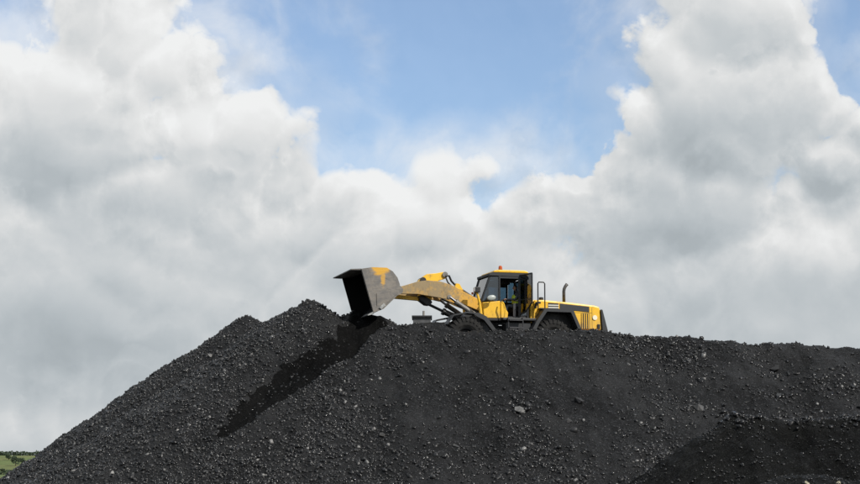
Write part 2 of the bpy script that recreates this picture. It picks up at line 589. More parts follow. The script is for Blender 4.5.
def ground_material():
    m, T, b = material('ground')
    tc = T.new('ShaderNodeTexCoord')
    p = tc.outputs['Object']
    sp = T.new('ShaderNodeSeparateXYZ')
    T.l.new(p, sp.inputs[0])
    yard = T.mix(T.noise(p, 0.6, 6, 0.6), (0.02, 0.019, 0.018), (0.05, 0.045, 0.04))
    vo = T.new('ShaderNodeTexVoronoi', voronoi_dimensions='2D')
    T.put(vo.inputs['Vector'], T.v('ADD', p, T.v('SCALE', NTcol(T, p, 0.004), 40.0)))
    vo.inputs['Scale'].default_value = 0.008
    sc = T.new('ShaderNodeSeparateColor')
    T.l.new(vo.outputs['Color'], sc.inputs[0])
    grass = T.mix(sc.outputs[0], (0.10, 0.14, 0.055), (0.19, 0.21, 0.085))
    grass = T.mix(T.ramp(sc.outputs[1], 0.75, 0.8, 0, 0.8), grass, (0.20, 0.19, 0.085))
    grass = T.mix(T.noise(p, 0.05, 5, 0.6), grass, (0.06, 0.10, 0.035))
    dist = T.m('MULTIPLY_ADD', T.noise(p, 0.03, 3, 0.5), 60.0, T.v('LENGTH', T.v('MULTIPLY', p, (1, 1, 0))))
    T.l.new(T.mix(T.ramp(dist, 170, 200), yard, grass), b.inputs['Base Color'])
    b.inputs['Roughness'].default_value = 0.95
    b.inputs['Specular IOR Level'].default_value = 0.1
    return m


MAT['ground'] = ground_material()
bm = bmesh.new()
R_ = 14000
rings = [0, 60, 120, 250, 500, 1000, 2000, 4000, 8000, R_]
vs = [[bm.verts.new((0, 0, 0))]]
for r in rings[1:]:
    vs.append([bm.verts.new((r * math.cos(a), r * math.sin(a), 0)) for a in np.linspace(0, 2 * math.pi, 48, endpoint=False)])
for k in range(48):
    bm.faces.new((vs[0][0], vs[1][k], vs[1][(k + 1) % 48]))
for a, b_ in zip(vs[1:], vs[2:]):
    for k in range(48):
        bm.faces.new((a[k], b_[k], b_[(k + 1) % 48], a[(k + 1) % 48]))
me = bpy.data.meshes.new('ground')
bm.to_mesh(me)
bm.free()
tag(link_mesh('ground', me, MAT['ground']), 'flat coal yard ground running out to green fields', kind='structure')


def hill_height(x, y):
    h = 17 * np.exp(-((y - 1560) / 190.0) ** 2) * (1 + 0.22 * vnoise(x, y, 420, 3, 3))
    h2 = 30 * np.exp(-((y - 2500) / 300.0) ** 2) * (0.80 + 0.35 * vnoise(x, y, 700, 5, 3))
    return np.maximum(h, h2) - 0.6


hx = np.linspace(-2200, 2200, 180)
hy = np.linspace(1050, 3200, 90)
HX, HY = np.meshgrid(hx, hy)
HZ = hill_height(HX, HY)


def grid_faces(nx, ny):
    i = np.arange(nx - 1)
    j = np.arange(ny - 1)
    I, J = np.meshgrid(i, j)
    a = (J * nx + I).ravel()
    return np.stack([a, a + 1, a + 1 + nx, a + nx], 1)


hm = mesh_arrays('hills', np.stack([HX.ravel(), HY.ravel(), HZ.ravel()], 1), grid_faces(len(hx), len(hy)))
hm.shade_smooth()
tag(link_mesh('hills', hm, MAT['ground']), 'low green farmland hills on the horizon', kind='structure')

# ------------------------------------------------------------------ the coal heap
CREST = [(300, 330), (383, 326), (392, 324.5), (402, 323.5), (415, 322), (432, 321.5), (441, 322), (449, 327), (459, 330), (480, 330.5), (500, 330), (545, 329.5),
         (600, 330.5), (620, 332), (650, 335.5), (700, 338), (735, 339.5), (760, 342), (800, 345), (860, 348), (930, 352), (1100, 362)]
_cx = np.array([at(p, q, 69.5)[0] for p, q in CREST])
_cz = np.array([at(p, q, 69.5)[2] for p, q in CREST])
SL = 0.66


def seg_cone(x, y, a, b, slope=SL, r0=0.0):
    ax, ay, az = a
    bx, by, bz = b
    dx, dy = bx - ax, by - ay
    L2 = dx * dx + dy * dy + 1e-9
    t = np.clip(((x - ax) * dx + (y - ay) * dy) / L2, 0, 1)
    d = np.hypot(x - ax - t * dx, y - ay - t * dy)
    d = np.sqrt(d * d + r0 * r0) - r0
    return az + (bz - az) * t - slope * d


def poly_dist(x, y, poly):
    """signed distance to a polygon, positive outside"""
    d = np.full(x.shape, 1e9)
    inside = np.zeros(x.shape, bool)
    n = len(poly)
    for i in range(n):
        ax, ay = poly[i]
        bx, by = poly[(i + 1) % n]
        dx, dy = bx - ax, by - ay
        t = np.clip(((x - ax) * dx + (y - ay) * dy) / (dx * dx + dy * dy), 0, 1)
        d = np.minimum(d, np.hypot(x - ax - t * dx, y - ay - t * dy))
        c = (ay > y) != (by > y)
        with np.errstate(divide='ignore', invalid='ignore'):
            xin = (bx - ax) * (y - ay) / (by - ay + 1e-12) + ax
        inside ^= c & (x < xin)
    return np.where(inside, -d, d)


def smax(a, b, k):
    h = np.clip(0.5 + 0.5 * (a - b) / k, 0, 1)
    return b * (1 - h) + a * h + k * h * (1 - h)


PLATEAU = [(-1.75, 69.9), (0.0, 69.55), (8, 69.5), (40, 69.0), (40, 118), (-10, 118), (-4.4, 74.2), (-3.4, 72.6)]


STRIP = []


def heap_height(x, y, rough=True):
    wig = 0.25 * vnoise(x, y * 0 + 3.3, 3.0, 11, 3)
    d = poly_dist(x, y + wig, PLATEAU)
    cz = np.interp(x, _cx, _cz)
    out = cz - SL * (np.sqrt(np.maximum(d, 0) ** 2 + 0.06) - 0.245) + 0.010 * np.maximum(d, 0) ** 2 * 0.6
    ins = np.clip(-d / 3.0, 0, 1)
    ins = ins * ins * (3 - 2 * ins)
    top = cz * (1 - ins) + (BASE_Z + 0.01) * ins
    z = np.where(d > 0, out, top)
    # the load lately tipped below the bucket
    z = smax(z, seg_cone(x, y, (-3.05, 72.2, 8.40), (-2.2, 72.0, 8.20), 0.64, 0.30), 0.2)
    # earlier loads in front
    z = smax(z, seg_cone(x, y, (-5.03, 72.0, 8.80), (-6.7, 73.3, 8.12), 0.69, 0.22), 0.10)
    z = smax(z, seg_cone(x, y, (-5.03, 72.0, 8.80), (-5.0, 80.0, 7.0), SL, 0.22), 0.10)
    z = smax(z, seg_cone(x, y, (-7.98, 75.0, 8.45), (-7.2, 90.0, 7.3), 0.705, 0.18), 0.08)
    if rough and STRIP:
        fdp = poly_dist(x, y, STRIP)
        z = z - 0.38 * np.clip(-fdp / 0.45 + 0.25, 0, 1) * np.clip((x + 8.2) / 1.5, 0, 1) * np.clip((71.6 - y) / 1.2, 0, 1)
    if rough:
        # runnels down the slope and lumpy relief
        face = np.clip((8.2 - z) / 1.2, 0.25, 1)
        z = z + face * (0.26 * vnoise(x, y * 0.45, 2.9, 21, 5) + 0.15 * vnoise(x + 0.35 * y, y * 0.35, 0.85, 22, 4)
                     - 0.22 * np.maximum(0, 0.25 - np.abs(vnoise(x, y * 0.25, 1.9, 25, 3))))
        z = z + 0.075 * vnoise(x, y, 0.36, 23, 3)
        # bites and slips in the upper face to the right
        for bx, by, br, bd in [(14.0, 67.7, 1.0, 0.22), (9.6, 68.6, 1.4, 0.16), (4.6, 68.2, 1.3, 0.10), (-0.6, 68.6, 0.9, 0.12), (11.6, 65.0, 1.0, 0.10)]:
            z = z - bd * np.exp(-(((x - bx) / br) ** 2 + ((y - by) / (br * 0.55)) ** 2))
        crest_rough = np.exp(-(d / 0.6) ** 2)
        z = z + crest_rough * 0.07 * vnoise(x, y, 0.5, 24, 3)
    return np.maximum(z, -0.3)


MOUND_POLY = [(9.75, 55.0), (10.6, 54.6), (16, 54.7), (40, 54.2), (40, 58.5), (10.4, 57.5)]


def mound_height(x, y):
    d = poly_dist(x, y + 0.2 * vnoise(x, y * 0, 1.2, 31, 3), MOUND_POLY)
    zt = np.interp(x, [9.0, 9.75, 10.3, 12.5, 16, 40], [3.55, 3.62, 3.42, 3.38, 3.32, 3.1])
    z = zt - 0.68 * (np.sqrt(np.maximum(d, 0) ** 2 + 0.03) - 0.17)
    z = z + 0.24 * vnoise(x, y * 0.5, 1.5, 32, 5) + 0.11 * vnoise(x, y, 0.4, 33, 3)
    z = z - 0.45 * np.exp(-(((x - 11.3) / 0.8) ** 2 + ((y - 53.8) / 0.7) ** 2))
    return np.maximum(z, -0.3)


def near_mound_height(x, y):
    z = seg_cone(x, y, (8.25, 40.0, 1.60), (9.0, 40.0, 1.62), 0.55, 0.5)
    z = np.maximum(z, seg_cone(x, y, (9.0, 40.0, 1.60), (12.0, 39.6, 1.15), 0.55, 0.5))
    z = z + 0.10 * vnoise(x, y, 0.9, 41, 4) + 0.04 * vnoise(x, y, 0.2, 42, 3)
    return np.maximum(z, -0.2)


def scene_height(x, y):
    return np.maximum(heap_height(x, y), np.maximum(np.where(y < 63, mound_height(x, y), -1), np.where(y < 43, near_mound_height(x, y), -1)))


def drop(px, py):
    """where the line of sight through a photo point first meets the coal"""
    d = ray(np.asarray(px, float), np.asarray(py, float)) if np.isscalar(px) else None
    Y = np.arange(36.0, 80.0, 0.02)
    P = EYE[None] + d[None] * (Y / d[1])[:, None]
    h = scene_height(P[:, 0], P[:, 1])
    k = np.nonzero(h > P[:, 2])[0]
    i = k[0] if len(k) else len(Y) - 1
    return float(P[i, 0]), float(P[i, 1]), float(h[i])


# outline of the darker coal strip between the loads
STRIP_PX_R = [(386, 326), (362, 345), (340, 361), (305, 385), (272, 405), (250, 421), (224, 438)]
STRIP_PX_L = [(214, 438), (232, 411), (254, 388), (284, 366), (318, 346), (340, 326), (349, 322)]
strip_poly = [drop(*p)[:2] for p in STRIP_PX_R + STRIP_PX_L] + [(-3.3, 72.6), (-1.7, 72.4)]
STRIP += strip_poly


def surface(name, fn, xs, ys, mat, label, kind='structure'):
    X, Y = np.meshgrid(xs, ys)
    Z = fn(X, Y)
    me = mesh_arrays(name, np.stack([X.ravel(), Y.ravel(), Z.ravel()], 1), grid_faces(len(xs), len(ys)))
    me.shade_smooth()
    o = link_mesh(name, me, mat)
    return tag(o, label, kind=kind)


surface('coal_heap', heap_height, np.arange(-23, 24, 0.065),
        np.concatenate([np.arange(56, 77, 0.065), np.arange(77, 120.5, 0.5)]), MAT['coal'],
        'great black coal heap with peaks, the loader standing on top of it')
surface('coal_mound', mound_height, np.arange(1.5, 26, 0.06), np.arange(48, 63, 0.06), MAT['slack'],
        'darker flat-topped mound of fine coal at lower right')
surface('near_coal_mound', near_mound_height, np.arange(4.5, 13.5, 0.045), np.arange(36.5, 43, 0.045), MAT['slack'],
        'small dark mound nearest the camera at the bottom edge')


# darker coal layer laid over the strip between the loads
fx0, fx1 = min(p[0] for p in strip_poly) - 0.4, max(p[0] for p in strip_poly) + 0.4
fy0, fy1 = min(p[1] for p in strip_poly) - 0.4, max(p[1] for p in strip_poly) + 0.4
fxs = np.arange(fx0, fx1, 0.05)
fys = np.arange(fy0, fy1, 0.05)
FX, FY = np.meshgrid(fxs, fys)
fd = poly_dist(FX, FY, strip_poly) + 0.45 * vnoise(FX, FY, 0.7, 51, 5)
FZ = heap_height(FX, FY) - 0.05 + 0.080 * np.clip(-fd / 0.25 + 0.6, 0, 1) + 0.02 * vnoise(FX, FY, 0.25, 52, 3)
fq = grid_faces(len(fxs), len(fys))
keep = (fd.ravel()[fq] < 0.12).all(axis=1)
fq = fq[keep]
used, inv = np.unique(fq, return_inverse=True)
fme = mesh_arrays('dark_strip_coal', np.stack([FX.ravel(), FY.ravel(), FZ.ravel()], 1)[used], inv.reshape(-1, 4))
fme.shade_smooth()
tag(link_mesh('dark_strip_coal', fme, MAT['dark_strip']), 'dark strip of fine coal running down the slope below the bucket', 'coal', kind='stuff')

# --- loose lumps lying on the heaps
protos = []
for k in range(14):
    b = bmesh.new()
    r = np.random.default_rng(100 + k)
    pts = np.array([(i, j, k_) for i in (-1, 1) for j in (-1, 1) for k_ in (-1, 1)], float)
    pts = (pts * r.uniform(0.35, 1.0, (8, 3))) * np.array([1.25, 0.9, 0.6])
    for p in pts:
        b.verts.new(p)
    bmesh.ops.convex_hull(b, input=b.verts[:])
    bmesh.ops.triangulate(b, faces=b.faces[:])
    bmesh.ops.delete(b, geom=[v for v in b.verts if not v.link_faces], context='VERTS')
    b.verts.index_update()
    protos.append((np.array([v.co[:] for v in b.verts]), np.array([[v.index for v in f.verts] for f in b.faces])))
    b.free()


def lumps(name, x, y, z, size, tone, label, mat):
    n = len(x)
    which = RNG.integers(0, len(protos), n)
    qa = RNG.normal(size=(n, 4))
    qa /= np.linalg.norm(qa, axis=1)[:, None]
    w, a, b, c = qa.T
    Rm = np.stack([1 - 2 * (b * b + c * c), 2 * (a * b - c * w), 2 * (a * c + b * w),
                   2 * (a * b + c * w), 1 - 2 * (a * a + c * c), 2 * (b * c - a * w),
                   2 * (a * c - b * w), 2 * (b * c + a * w), 1 - 2 * (a * a + b * b)], 1).reshape(n, 3, 3)
    pos = np.stack([x, y, z], 1)
    VV, FF, TT = [], [], []
    base = 0
    for k, (pv, pf) in enumerate(protos):
        s = np.nonzero(which == k)[0]
        if not len(s):
            continue
        v = np.einsum('nij,pj->npi', Rm[s], pv) * size[s][:, None, None] + pos[s][:, None, :]
        f = pf[None] + (np.arange(len(s)) * len(pv))[:, None, None] + base
        VV.append(v.reshape(-1, 3))
        FF.append(f.reshape(-1, 3))
        TT.append(np.repeat(tone[s], len(pv)))
        base += len(s) * len(pv)
    me = mesh_arrays(name, np.concatenate(VV), np.concatenate(FF))
    a_ = me.attributes.new('tone', 'FLOAT', 'POINT')
    a_.data.foreach_set('value', np.concatenate(TT).astype(np.float32))
    return tag(link_mesh(name, me, mat), label, 'coal', kind='stuff')


def scatter(fn, x0, x1, y0, y1, n, smin, smax_, power, densfn, sink=0.25):
    x = RNG.uniform(x0, x1, n)
    y = RNG.uniform(y0, y1, n)
    z = fn(x, y)
    ok = (RNG.uniform(0, 1, n) < densfn(x, y, z)) & (z > -0.1)
    x, y, z = x[ok], y[ok], z[ok]
    s = smin + (smax_ - smin) * RNG.uniform(0, 1, len(x)) ** power
    t = RNG.uniform(0, 1, len(x))
    return x, y, z + s * (0.5 - sink), s, t


CLUSTERS = [(660, 352, 2.2, 0.9, 0.95), (690, 362, 1.3, 0.7, 0.9), (610, 350, 1.5, 0.6, 0.6), (697, 408, 0.9, 0.6, 0.9), (440, 335, 1.6, 0.5, 0.6), (845, 385, 1.5, 1.2, 0.8),
            (390, 350, 1.2, 1.0, 0.6), (330, 395, 0.9, 0.5, 0.7), (655, 458, 1.2, 0.7, 0.9), (540, 448, 1.6, 0.9, 0.6), (400, 465, 2.5, 1.0, 0.6), (280, 460, 2.5, 1.2, 0.8),
            (530, 405, 0.7, 0.5, 0.5), (590, 425, 0.8, 0.5, 0.4), (480, 400, 0.8, 0.5, 0.4), (770, 395, 0.8, 0.3, 0.7), (560, 470, 2.0, 0.8, 0.6)]
CLUSTERS = [(*drop(a, b)[:2], c, d, e) for a, b, c, d, e in CLUSTERS]


def dens_main(x, y, z):
    patch = vnoise(x, y * 0.6, 2.4, 61, 4) + 0.5 * vnoise(x, y, 0.6, 62, 3)
    d = np.clip(0.10 + 0.6 * patch, 0.04, 1)
    left = np.clip((-2.6 - x - 0.25 * (y - 70)) / 1.6, 0, 1)
    d = np.maximum(d, left * np.clip(0.62 + 0.6 * patch, 0.25, 1))
    for cx, cy, rx, ry, amt in CLUSTERS:
        d = np.maximum(d, amt * np.exp(-(((x - cx) / rx) ** 2 + ((y - cy) / ry) ** 2)) * np.clip(0.8 + 1.2 * patch, 0.2, 1.2))
    foot = np.clip((3.2 - z) / 1.2, 0, 1)
    d = np.maximum(d, foot * 0.5 * np.clip(0.7 + patch, 0.1, 1))
    fl = poly_dist(x, y, strip_poly) + 0.3 * vnoise(x, y, 0.7, 63, 3)
    return d * np.clip((fl + 0.35) / 0.45, 0.30, 1)


lx, ly, lz, ls, lt = scatter(heap_height, -21, 20, 58.5, 75.5, 520000, 0.006, 0.085, 8.0, dens_main, sink=0.55)


def dens_cluster(x, y, z):
    patch = vnoise(x, y * 0.7, 0.9, 64, 3)
    d = np.zeros(x.shape)
    for cx, cy, rx, ry, amt in CLUSTERS:
        d = np.maximum(d, amt * np.exp(-(((x - cx) / rx) ** 2 + ((y - cy) / ry) ** 2)))
    d = np.maximum(d * np.clip(0.55 + 1.6 * patch, 0, 1), 0.03 * np.clip((-3 - x), 0, 1))
    return np.where(poly_dist(x, y, strip_poly) < 0.1, 0, d) * 0.6


cl = scatter(heap_height, -21, 20, 58.5, 72, 45000, 0.018, 0.13, 3.5, dens_cluster, sink=0.4)
lx, ly, lz, ls, lt = [np.concatenate(q) for q in zip((lx, ly, lz, ls, lt), cl)]
lt = np.where(poly_dist(lx, ly, strip_poly) < -0.05, lt * 0.12, lt)
lumps('coal_lumps', lx, ly, lz, ls, lt, 'countless glinting lumps of coal strewn over the big heap', MAT['lump'])
m_ = scatter(mound_height, 3, 21, 49.5, 58, 45000, 0.007, 0.06, 7, lambda x, y, z: np.clip(0.3 + vnoise(x, y, 1.2, 71, 3), 0.05, 0.9), sink=0.35)
r_ = scatter(mound_height, 9, 21, 53.6, 55.4, 1800, 0.025, 0.11, 3.0, lambda x, y, z: np.clip((z - 2.9) * 1.5, 0, 0.9), sink=0.3)
m_ = [np.concatenate(q) for q in zip(m_, r_)]
m_[4] = m_[4] * 0.35 + 0.4 * (m_[4] > 0.97)
lumps('mound_coal_lumps', *m_, 'fine coal bits strewn over the darker flat-topped mound', MAT['lump'])
m_ = list(scatter(near_mound_height, 6, 12.5, 37.5, 41, 5000, 0.008, 0.04, 5, lambda x, y, z: np.full(x.shape, 0.6)))
m_[4] = m_[4] * 0.35
lumps('near_mound_coal_lumps', *m_, 'coal bits on the small mound at the bottom edge', MAT['lump'])


# --- single lumps and stones that stand out
def stone(name, px, py, size, color, label, cat, seed, group=None, flat=0.6, rough=0.6, up=0.05):
    x, y, z = drop(px, py)
    r = np.random.default_rng(seed)
    b = bmesh.new()
    pts = r.normal(size=(13, 3))
    pts /= np.linalg.norm(pts, axis=1)[:, None]
    pts *= r.uniform(0.75, 1.2, (13, 1)) * np.array([1.0, 0.8, flat])
    for p in pts:
        b.verts.new(p * size)
    bmesh.ops.convex_hull(b, input=b.verts[:])
    bmesh.ops.delete(b, geom=[v for v in b.verts if not v.link_faces], context='VERTS')
    bmesh.ops.bevel(b, geom=b.edges[:], offset=size * 0.02, segments=1, affect='EDGES')
    me = bpy.data.meshes.new(name)
    b.to_mesh(me)
    b.free()
    o = link_mesh(name, me, simple(name + '_surface', color, rough, var=0.45, scale=9, bump=0.03))
    o.location = (x, y - size * 0.1, z + size * up)
    o.rotation_euler = (math.radians(28), r.uniform(-0.3, 0.3), r.uniform(0, 6.28) * 0.15)
    tag(o, label, cat, group)
    return o


DK = (0.02, 0.02, 0.021)
stone('stone', 521, 411, 0.27, (0.10, 0.10, 0.098), 'pale grey flat stone lying mid-slope below the cab', 'stone', 1, flat=0.45, rough=0.7)
stone('coal_lump', 580, 402, 0.25, DK, 'big black coal lump on the slope below the rear wheel', 'coal', 2)
stone('coal_lump', 568, 421, 0.17, DK, 'dark round lump down-slope between pale flat stone and big black lump', 'coal', 3)
stone('coal_lump', 698, 408, 0.27, (0.05, 0.05, 0.05), 'greyish coal lump just up-slope of the dark mound ridge', 'coal', 4)
stone('coal_lump', 384, 435, 0.22, (0.03, 0.029, 0.027), 'brownish coal lump on the lower slope right of the dark strip foot', 'coal', 5)
stone('coal_lump', 777, 369, 0.30, (0.012, 0.012, 0.012), 'flat black slab of coal high on the right slope', 'coal', 6, flat=0.35)
stone('coal_lump', 458, 446, 0.18, (0.045, 0.045, 0.044), 'small grey lump low on the slope left of the pale flat stone', 'coal', 7)
stone('stone', 210, 356, 0.16, (0.12, 0.12, 0.118), 'pale stone on the left flank below the left-hand peak', 'stone', 8)
stone('stone', 215, 391, 0.15, (0.10, 0.10, 0.10), 'grey stone on the left flank beside the dark strip', 'stone', 9)
stone('stone', 112, 473, 0.13, (0.22, 0.22, 0.215), 'whitish stone near the lower left foot of the heap', 'stone', 10)
stone('stone', 8, 478, 0.14, (0.30, 0.30, 0.29), 'white stone at the far left toe of the heap', 'stone', 11)
stone('stone', 402, 321.5, 0.13, (0.10, 0.10, 0.10), 'angular grey stone sticking up on the crest under the boom', 'stone', 12, up=0.7)
stone('stone', 806, 484.0, 0.09, (0.26, 0.24, 0.17), 'pale sandy stone at bottom right, left one of two', 'stone', 13)
stone('stone', 838, 483.5, 0.09, (0.26, 0.24, 0.17), 'pale sandy stone at bottom right, right one of two', 'stone', 14)
stone('stone', 696, 357.5, 0.10, (0.14, 0.14, 0.135), 'small light stone high on the slope right of the loader', 'stone', 15)

# ------------------------------------------------------------------ hedges and trees on the far fields
def leaf_material(name, a, b2):
    m, T, b = material(name)
    tc = T.new('ShaderNodeTexCoord')
    n = T.noise(tc.outputs['Object'], 0.5, 4, 0.6)
    T.l.new(T.mix(T.ramp(n, 0.3, 0.7), a, b2), b.inputs['Base Color'])
    b.inputs['Roughness'].default_value = 0.8
    b.inputs['Specular IOR Level'].default_value = 0.1
    return m


MAT['leaf'] = leaf_material('foliage', (0.045, 0.065, 0.045), (0.085, 0.115, 0.07))  # leaf tones paled and greyed to stand in for distance haze
MAT['bark'] = simple('bark', (0.08, 0.06, 0.045), 0.9)


def leaves(name, centres, radii, per, size, mat, parent=None):
    V, Fq = [], []
    for (cx, cy, cz), (rx, ry, rz) in zip(centres, radii):
        p = RNG.normal(size=(per, 3))
        p /= np.linalg.norm(p, axis=1)[:, None]
        p *= RNG.uniform(0.55, 1.05, (per, 1)) ** 0.5
        p = p * [rx, ry, rz] + [cx, cy, cz]
        for q in p:
            u = RNG.normal(size=3)
            u /= np.linalg.norm(u)
            w = np.cross(u, RNG.normal(size=3))
            w /= np.linalg.norm(w)
            k = len(V)
            s = size * RNG.uniform(0.6, 1.3)
            V += [q - u * s, q + w * s * 0.6, q + u * s, q - w * s * 0.6]
            Fq.append([k, k + 1, k + 2, k + 3])
    return link_mesh(name, mesh_arrays(name, V, Fq), mat, parent)


def far_tree(px, Y, h, label, seed):
    x = (px - 430) / FPX * Y
    z = float(max(hill_height(np.array([x]), np.array([Y]))[0], 0))
    root = bpy.data.objects.new('tree', None)
    COL.objects.link(root)
    root.location = (x, Y, z)
    tag(root, label, 'tree', 'trees on the far fields')
    MB().tube([(0, 0, -0.4), (0.1, 0, h * 0.4), (0, 0, h * 0.75)], [h * 0.05, h * 0.035, h * 0.015], 8).build('trunk', MAT['bark'], root)
    cs, rs = [], []
    r = np.random.default_rng(seed)
    for k in range(10):
        cs.append((r.uniform(-.25, .25) * h, r.uniform(-.25, .25) * h, h * r.uniform(0.32, 0.78)))
        rs.append((h * .22, h * .22, h * .2))
    leaves('crown', cs, rs, 70, h * 0.06, MAT['leaf'], root)


for i, (px, Y, h, lab) in enumerate([(12, 1450, 6.5, 'leftmost green tree in the hedge line on the far field'),
                                     (19, 1380, 8.5, 'tallest round tree on the far field at left'),
                                     (25, 1400, 6.0, 'small tree right of the tall round tree, close to the heap')]):
    far_tree(px, Y, h, lab, 200 + i)
for nm, Y, x0, x1, lab in [('hedge', 1555, -460, -300, 'dark hedge along the top of the far field'),
                           ('hedge', 1210, -330, -250, 'lower dark hedge across the near edge of the far field')]:
    xs = np.arange(x0, x1, 2.2)
    zs = np.maximum(hill_height(xs, np.full(xs.shape, float(Y))), 0)
    tag(leaves(nm, [(x, Y + RNG.uniform(-1, 1), z + 1.3) for x, z in zip(xs, zs)], [(2.0, 1.6, RNG.uniform(1.3, 3.0)) for _ in xs], 110, 0.75, MAT['leaf']), lab, 'hedge')

# ------------------------------------------------------------------ wheel loader (x back, -y towards camera, z up)
loader = bpy.data.objects.new('wheel_loader', None)
COL.objects.link(loader)
loader.location = LOADER_AT
loader.rotation_euler = (0, 0, LOADER_YAW)
tag(loader, 'yellow wheel loader on top of the coal heap tipping its raised bucket', 'wheel loader')
L = loader

# bucket
OUT = [(-7.02, 3.52), (-6.55, 3.60), (-5.92, 3.60), (-5.66, 3.45), (-5.46, 3.20), (-5.36, 2.92), (-5.38, 2.66), (-5.50, 2.42), (-6.05, 1.89), (-6.48, 1.70)]
INN = [(-7.00, 3.47), (-6.55, 3.54), (-5.95, 3.54), (-5.71, 3.40), (-5.52, 3.17), (-5.42, 2.91), (-5.44, 2.68), (-5.55, 2.46), (-6.09, 1.95), (-6.49, 1.755)]
HW = 1.68
mb = MB()
for (a, b2), (c, d2) in zip(zip(OUT, OUT[1:]), zip(INN, INN[1:])):
    mb.hexa([(a[0], -HW, a[1]), (b2[0], -HW, b2[1]), (b2[0], HW, b2[1]), (a[0], HW, a[1]),
             (c[0], -HW, c[1]), (d2[0], -HW, d2[1]), (d2[0], HW, d2[1]), (c[0], HW, c[1])])
for s in (-1, 1):
    mb.prism(OUT, s * (HW + 0.05), s * (HW + 0.001))
bucket = mb.build('bucket', MAT['bucket'], L)
lin = MB()
IN2 = [(x + 0.03 * (1 if x < -6.3 else -1), z + (0.0 if 1.9 < z < 3.4 else (0.03 if z < 1.9 else -0.03))) for x, z in INN]
prof = INN + []
b = lin.bm
rows = [[b.verts.new((x - 0.012, y, z)) for x, z in INN] for y in (-HW + 0.012, HW - 0.012)]
for i in range(len(INN) - 1):
    b.faces.new((rows[0][i], rows[0][i + 1], rows[1][i + 1], rows[1][i]))
for r_ in rows:
    b.faces.new(r_)
lin.build('inner_lining', MAT['bucket_inside'], bucket)
mb = MB()
mb.hexa([(-7.03, -HW - 0.04, 3.47), (-7.03, HW + 0.04, 3.47), (-7.42, HW - 0.02, 3.47), (-7.42, -HW + 0.02, 3.47),
         (-7.01, -HW - 0.04, 3.53), (-7.01, HW + 0.04, 3.53), (-7.42, HW - 0.02, 3.51), (-7.42, -HW + 0.02, 3.51)])
mb.build('spill_guard', MAT['bucket'], bucket)
mb = MB()
mb.prism([(-6.50, 1.765), (-6.46, 1.665), (-6.72, 1.60), (-6.73, 1.63)], -HW - 0.07, HW + 0.07)
mb.build('cutting_edge', MAT['edge_steel'], bucket)
for s in (-1, 1):
    MB().prism([(-7.00, 3.50), (-6.80, 3.53), (-6.30, 1.80), (-6.48, 1.72)], s * (HW + 0.052), s * (HW + 0.085)).build('side_cutter', MAT['bucket'], bucket, 0.008)
    MB().prism([(-6.36, 2.52), (-5.50, 2.74), (-5.52, 2.50), (-6.06, 1.97), (-6.34, 1.86)], s * (HW + 0.052), s * (HW + 0.075)).build('wear_plate', MAT['bucket'], bucket, 0.008)
MB().prism([(-6.25, 1.93), (-6.06, 2.12), (-5.97, 2.03), (-6.15, 1.86)], -HW - 0.10, -HW - 0.077).build('heel_plate', MAT['edge_steel'], bucket, 0.006)
for y in (-0.62, -0.32, 0.32, 0.62):
    MB().prism([(-5.40, 3.05), (-5.05, 2.98), (-4.93, 2.85), (-4.95, 2.70), (-5.10, 2.60), (-5.44, 2.50)], y - 0.04, y + 0.04).build('hinge_lug', MAT['bucket'], bucket)

# boom
BOOM = [(-5.10, 2.94), (-4.80, 3.03), (-4.27, 3.20), (-3.85, 3.26), (-3.30, 3.24), (-2.95, 3.15), (-2.64, 3.04), (-2.0, 2.72), (-1.35, 2.42), (-1.22, 2.25), (-1.30, 2.08),
        (-1.55, 2.03), (-2.05, 2.22), (-2.42, 2.36), (-2.75, 2.50), (-3.0, 2.48), (-3.30, 2.54), (-3.75, 2.60), (-4.27, 2.67), (-5.06, 2.66), (-5.18, 2.78)]
for y in (-0.50, 0.50):
    arm = MB().prism(BOOM, y - 0.06, y + 0.06).build('boom_arm', MAT['yellow_boom'], L, 0.015)
    for cx, cz, rr in ((-5.06, 2.80, 0.13), (-1.42, 2.24, 0.15), (-2.88, 2.58, 0.10)):
        MB().tube([(cx, y - 0.09, cz), (cx, y + 0.09, cz)], rr, 16).build('pin_boss', MAT['steel'], arm)
MB().tube([(-3.75, -0.46, 2.93), (-3.75, 0.46, 2.93)], 0.20, 20).build('boom_crossmember', MAT['yellow_boom'], L)
BELL = [(-4.30, 3.02), (-4.05, 3.36), (-3.74, 3.58), (-3.36, 3.62), (-3.02, 3.69), (-2.86, 3.62), (-2.84, 3.48), (-2.95, 3.40), (-3.25, 3.30), (-3.45, 2.95),
        (-3.55, 2.45), (-3.68, 2.33), (-3.88, 2.36), (-4.05, 2.52), (-4.08, 2.75)]
bell = MB().prism(BELL, -0.17, 0.17).build('bell_crank', MAT['yellow'], L, 0.02)
MB().tube([(-2.96, -0.24, 3.57), (-2.96, 0.24, 3.57)], 0.12, 16).build('pin_boss', MAT['steel'], bell)
MB().tube([(-3.93, -0.23, 3.30), (-3.93, 0.23, 3.30)], 0.13, 16).build('pin_boss', MAT['black'], bell)
MB().prism([(-4.15, 2.62), (-3.95, 2.68), (-3.62, 2.50), (-3.52, 2.38), (-3.62, 2.24), (-3.80, 2.26), (-4.08, 2.46)], -0.22, 0.22).build('lower_clevis', MAT['black'], bell, 0.02)  # black colour puts the shade on the crank's lower lobe
MB().prism([(-5.16, 2.60), (-5.12, 2.68), (-4.1, 2.58), (-3.95, 2.52), (-4.0, 2.44), (-4.12, 2.44), (-5.14, 2.50)], -0.09, 0.09).build('bucket_link', MAT['yellow'], L, 0.015)
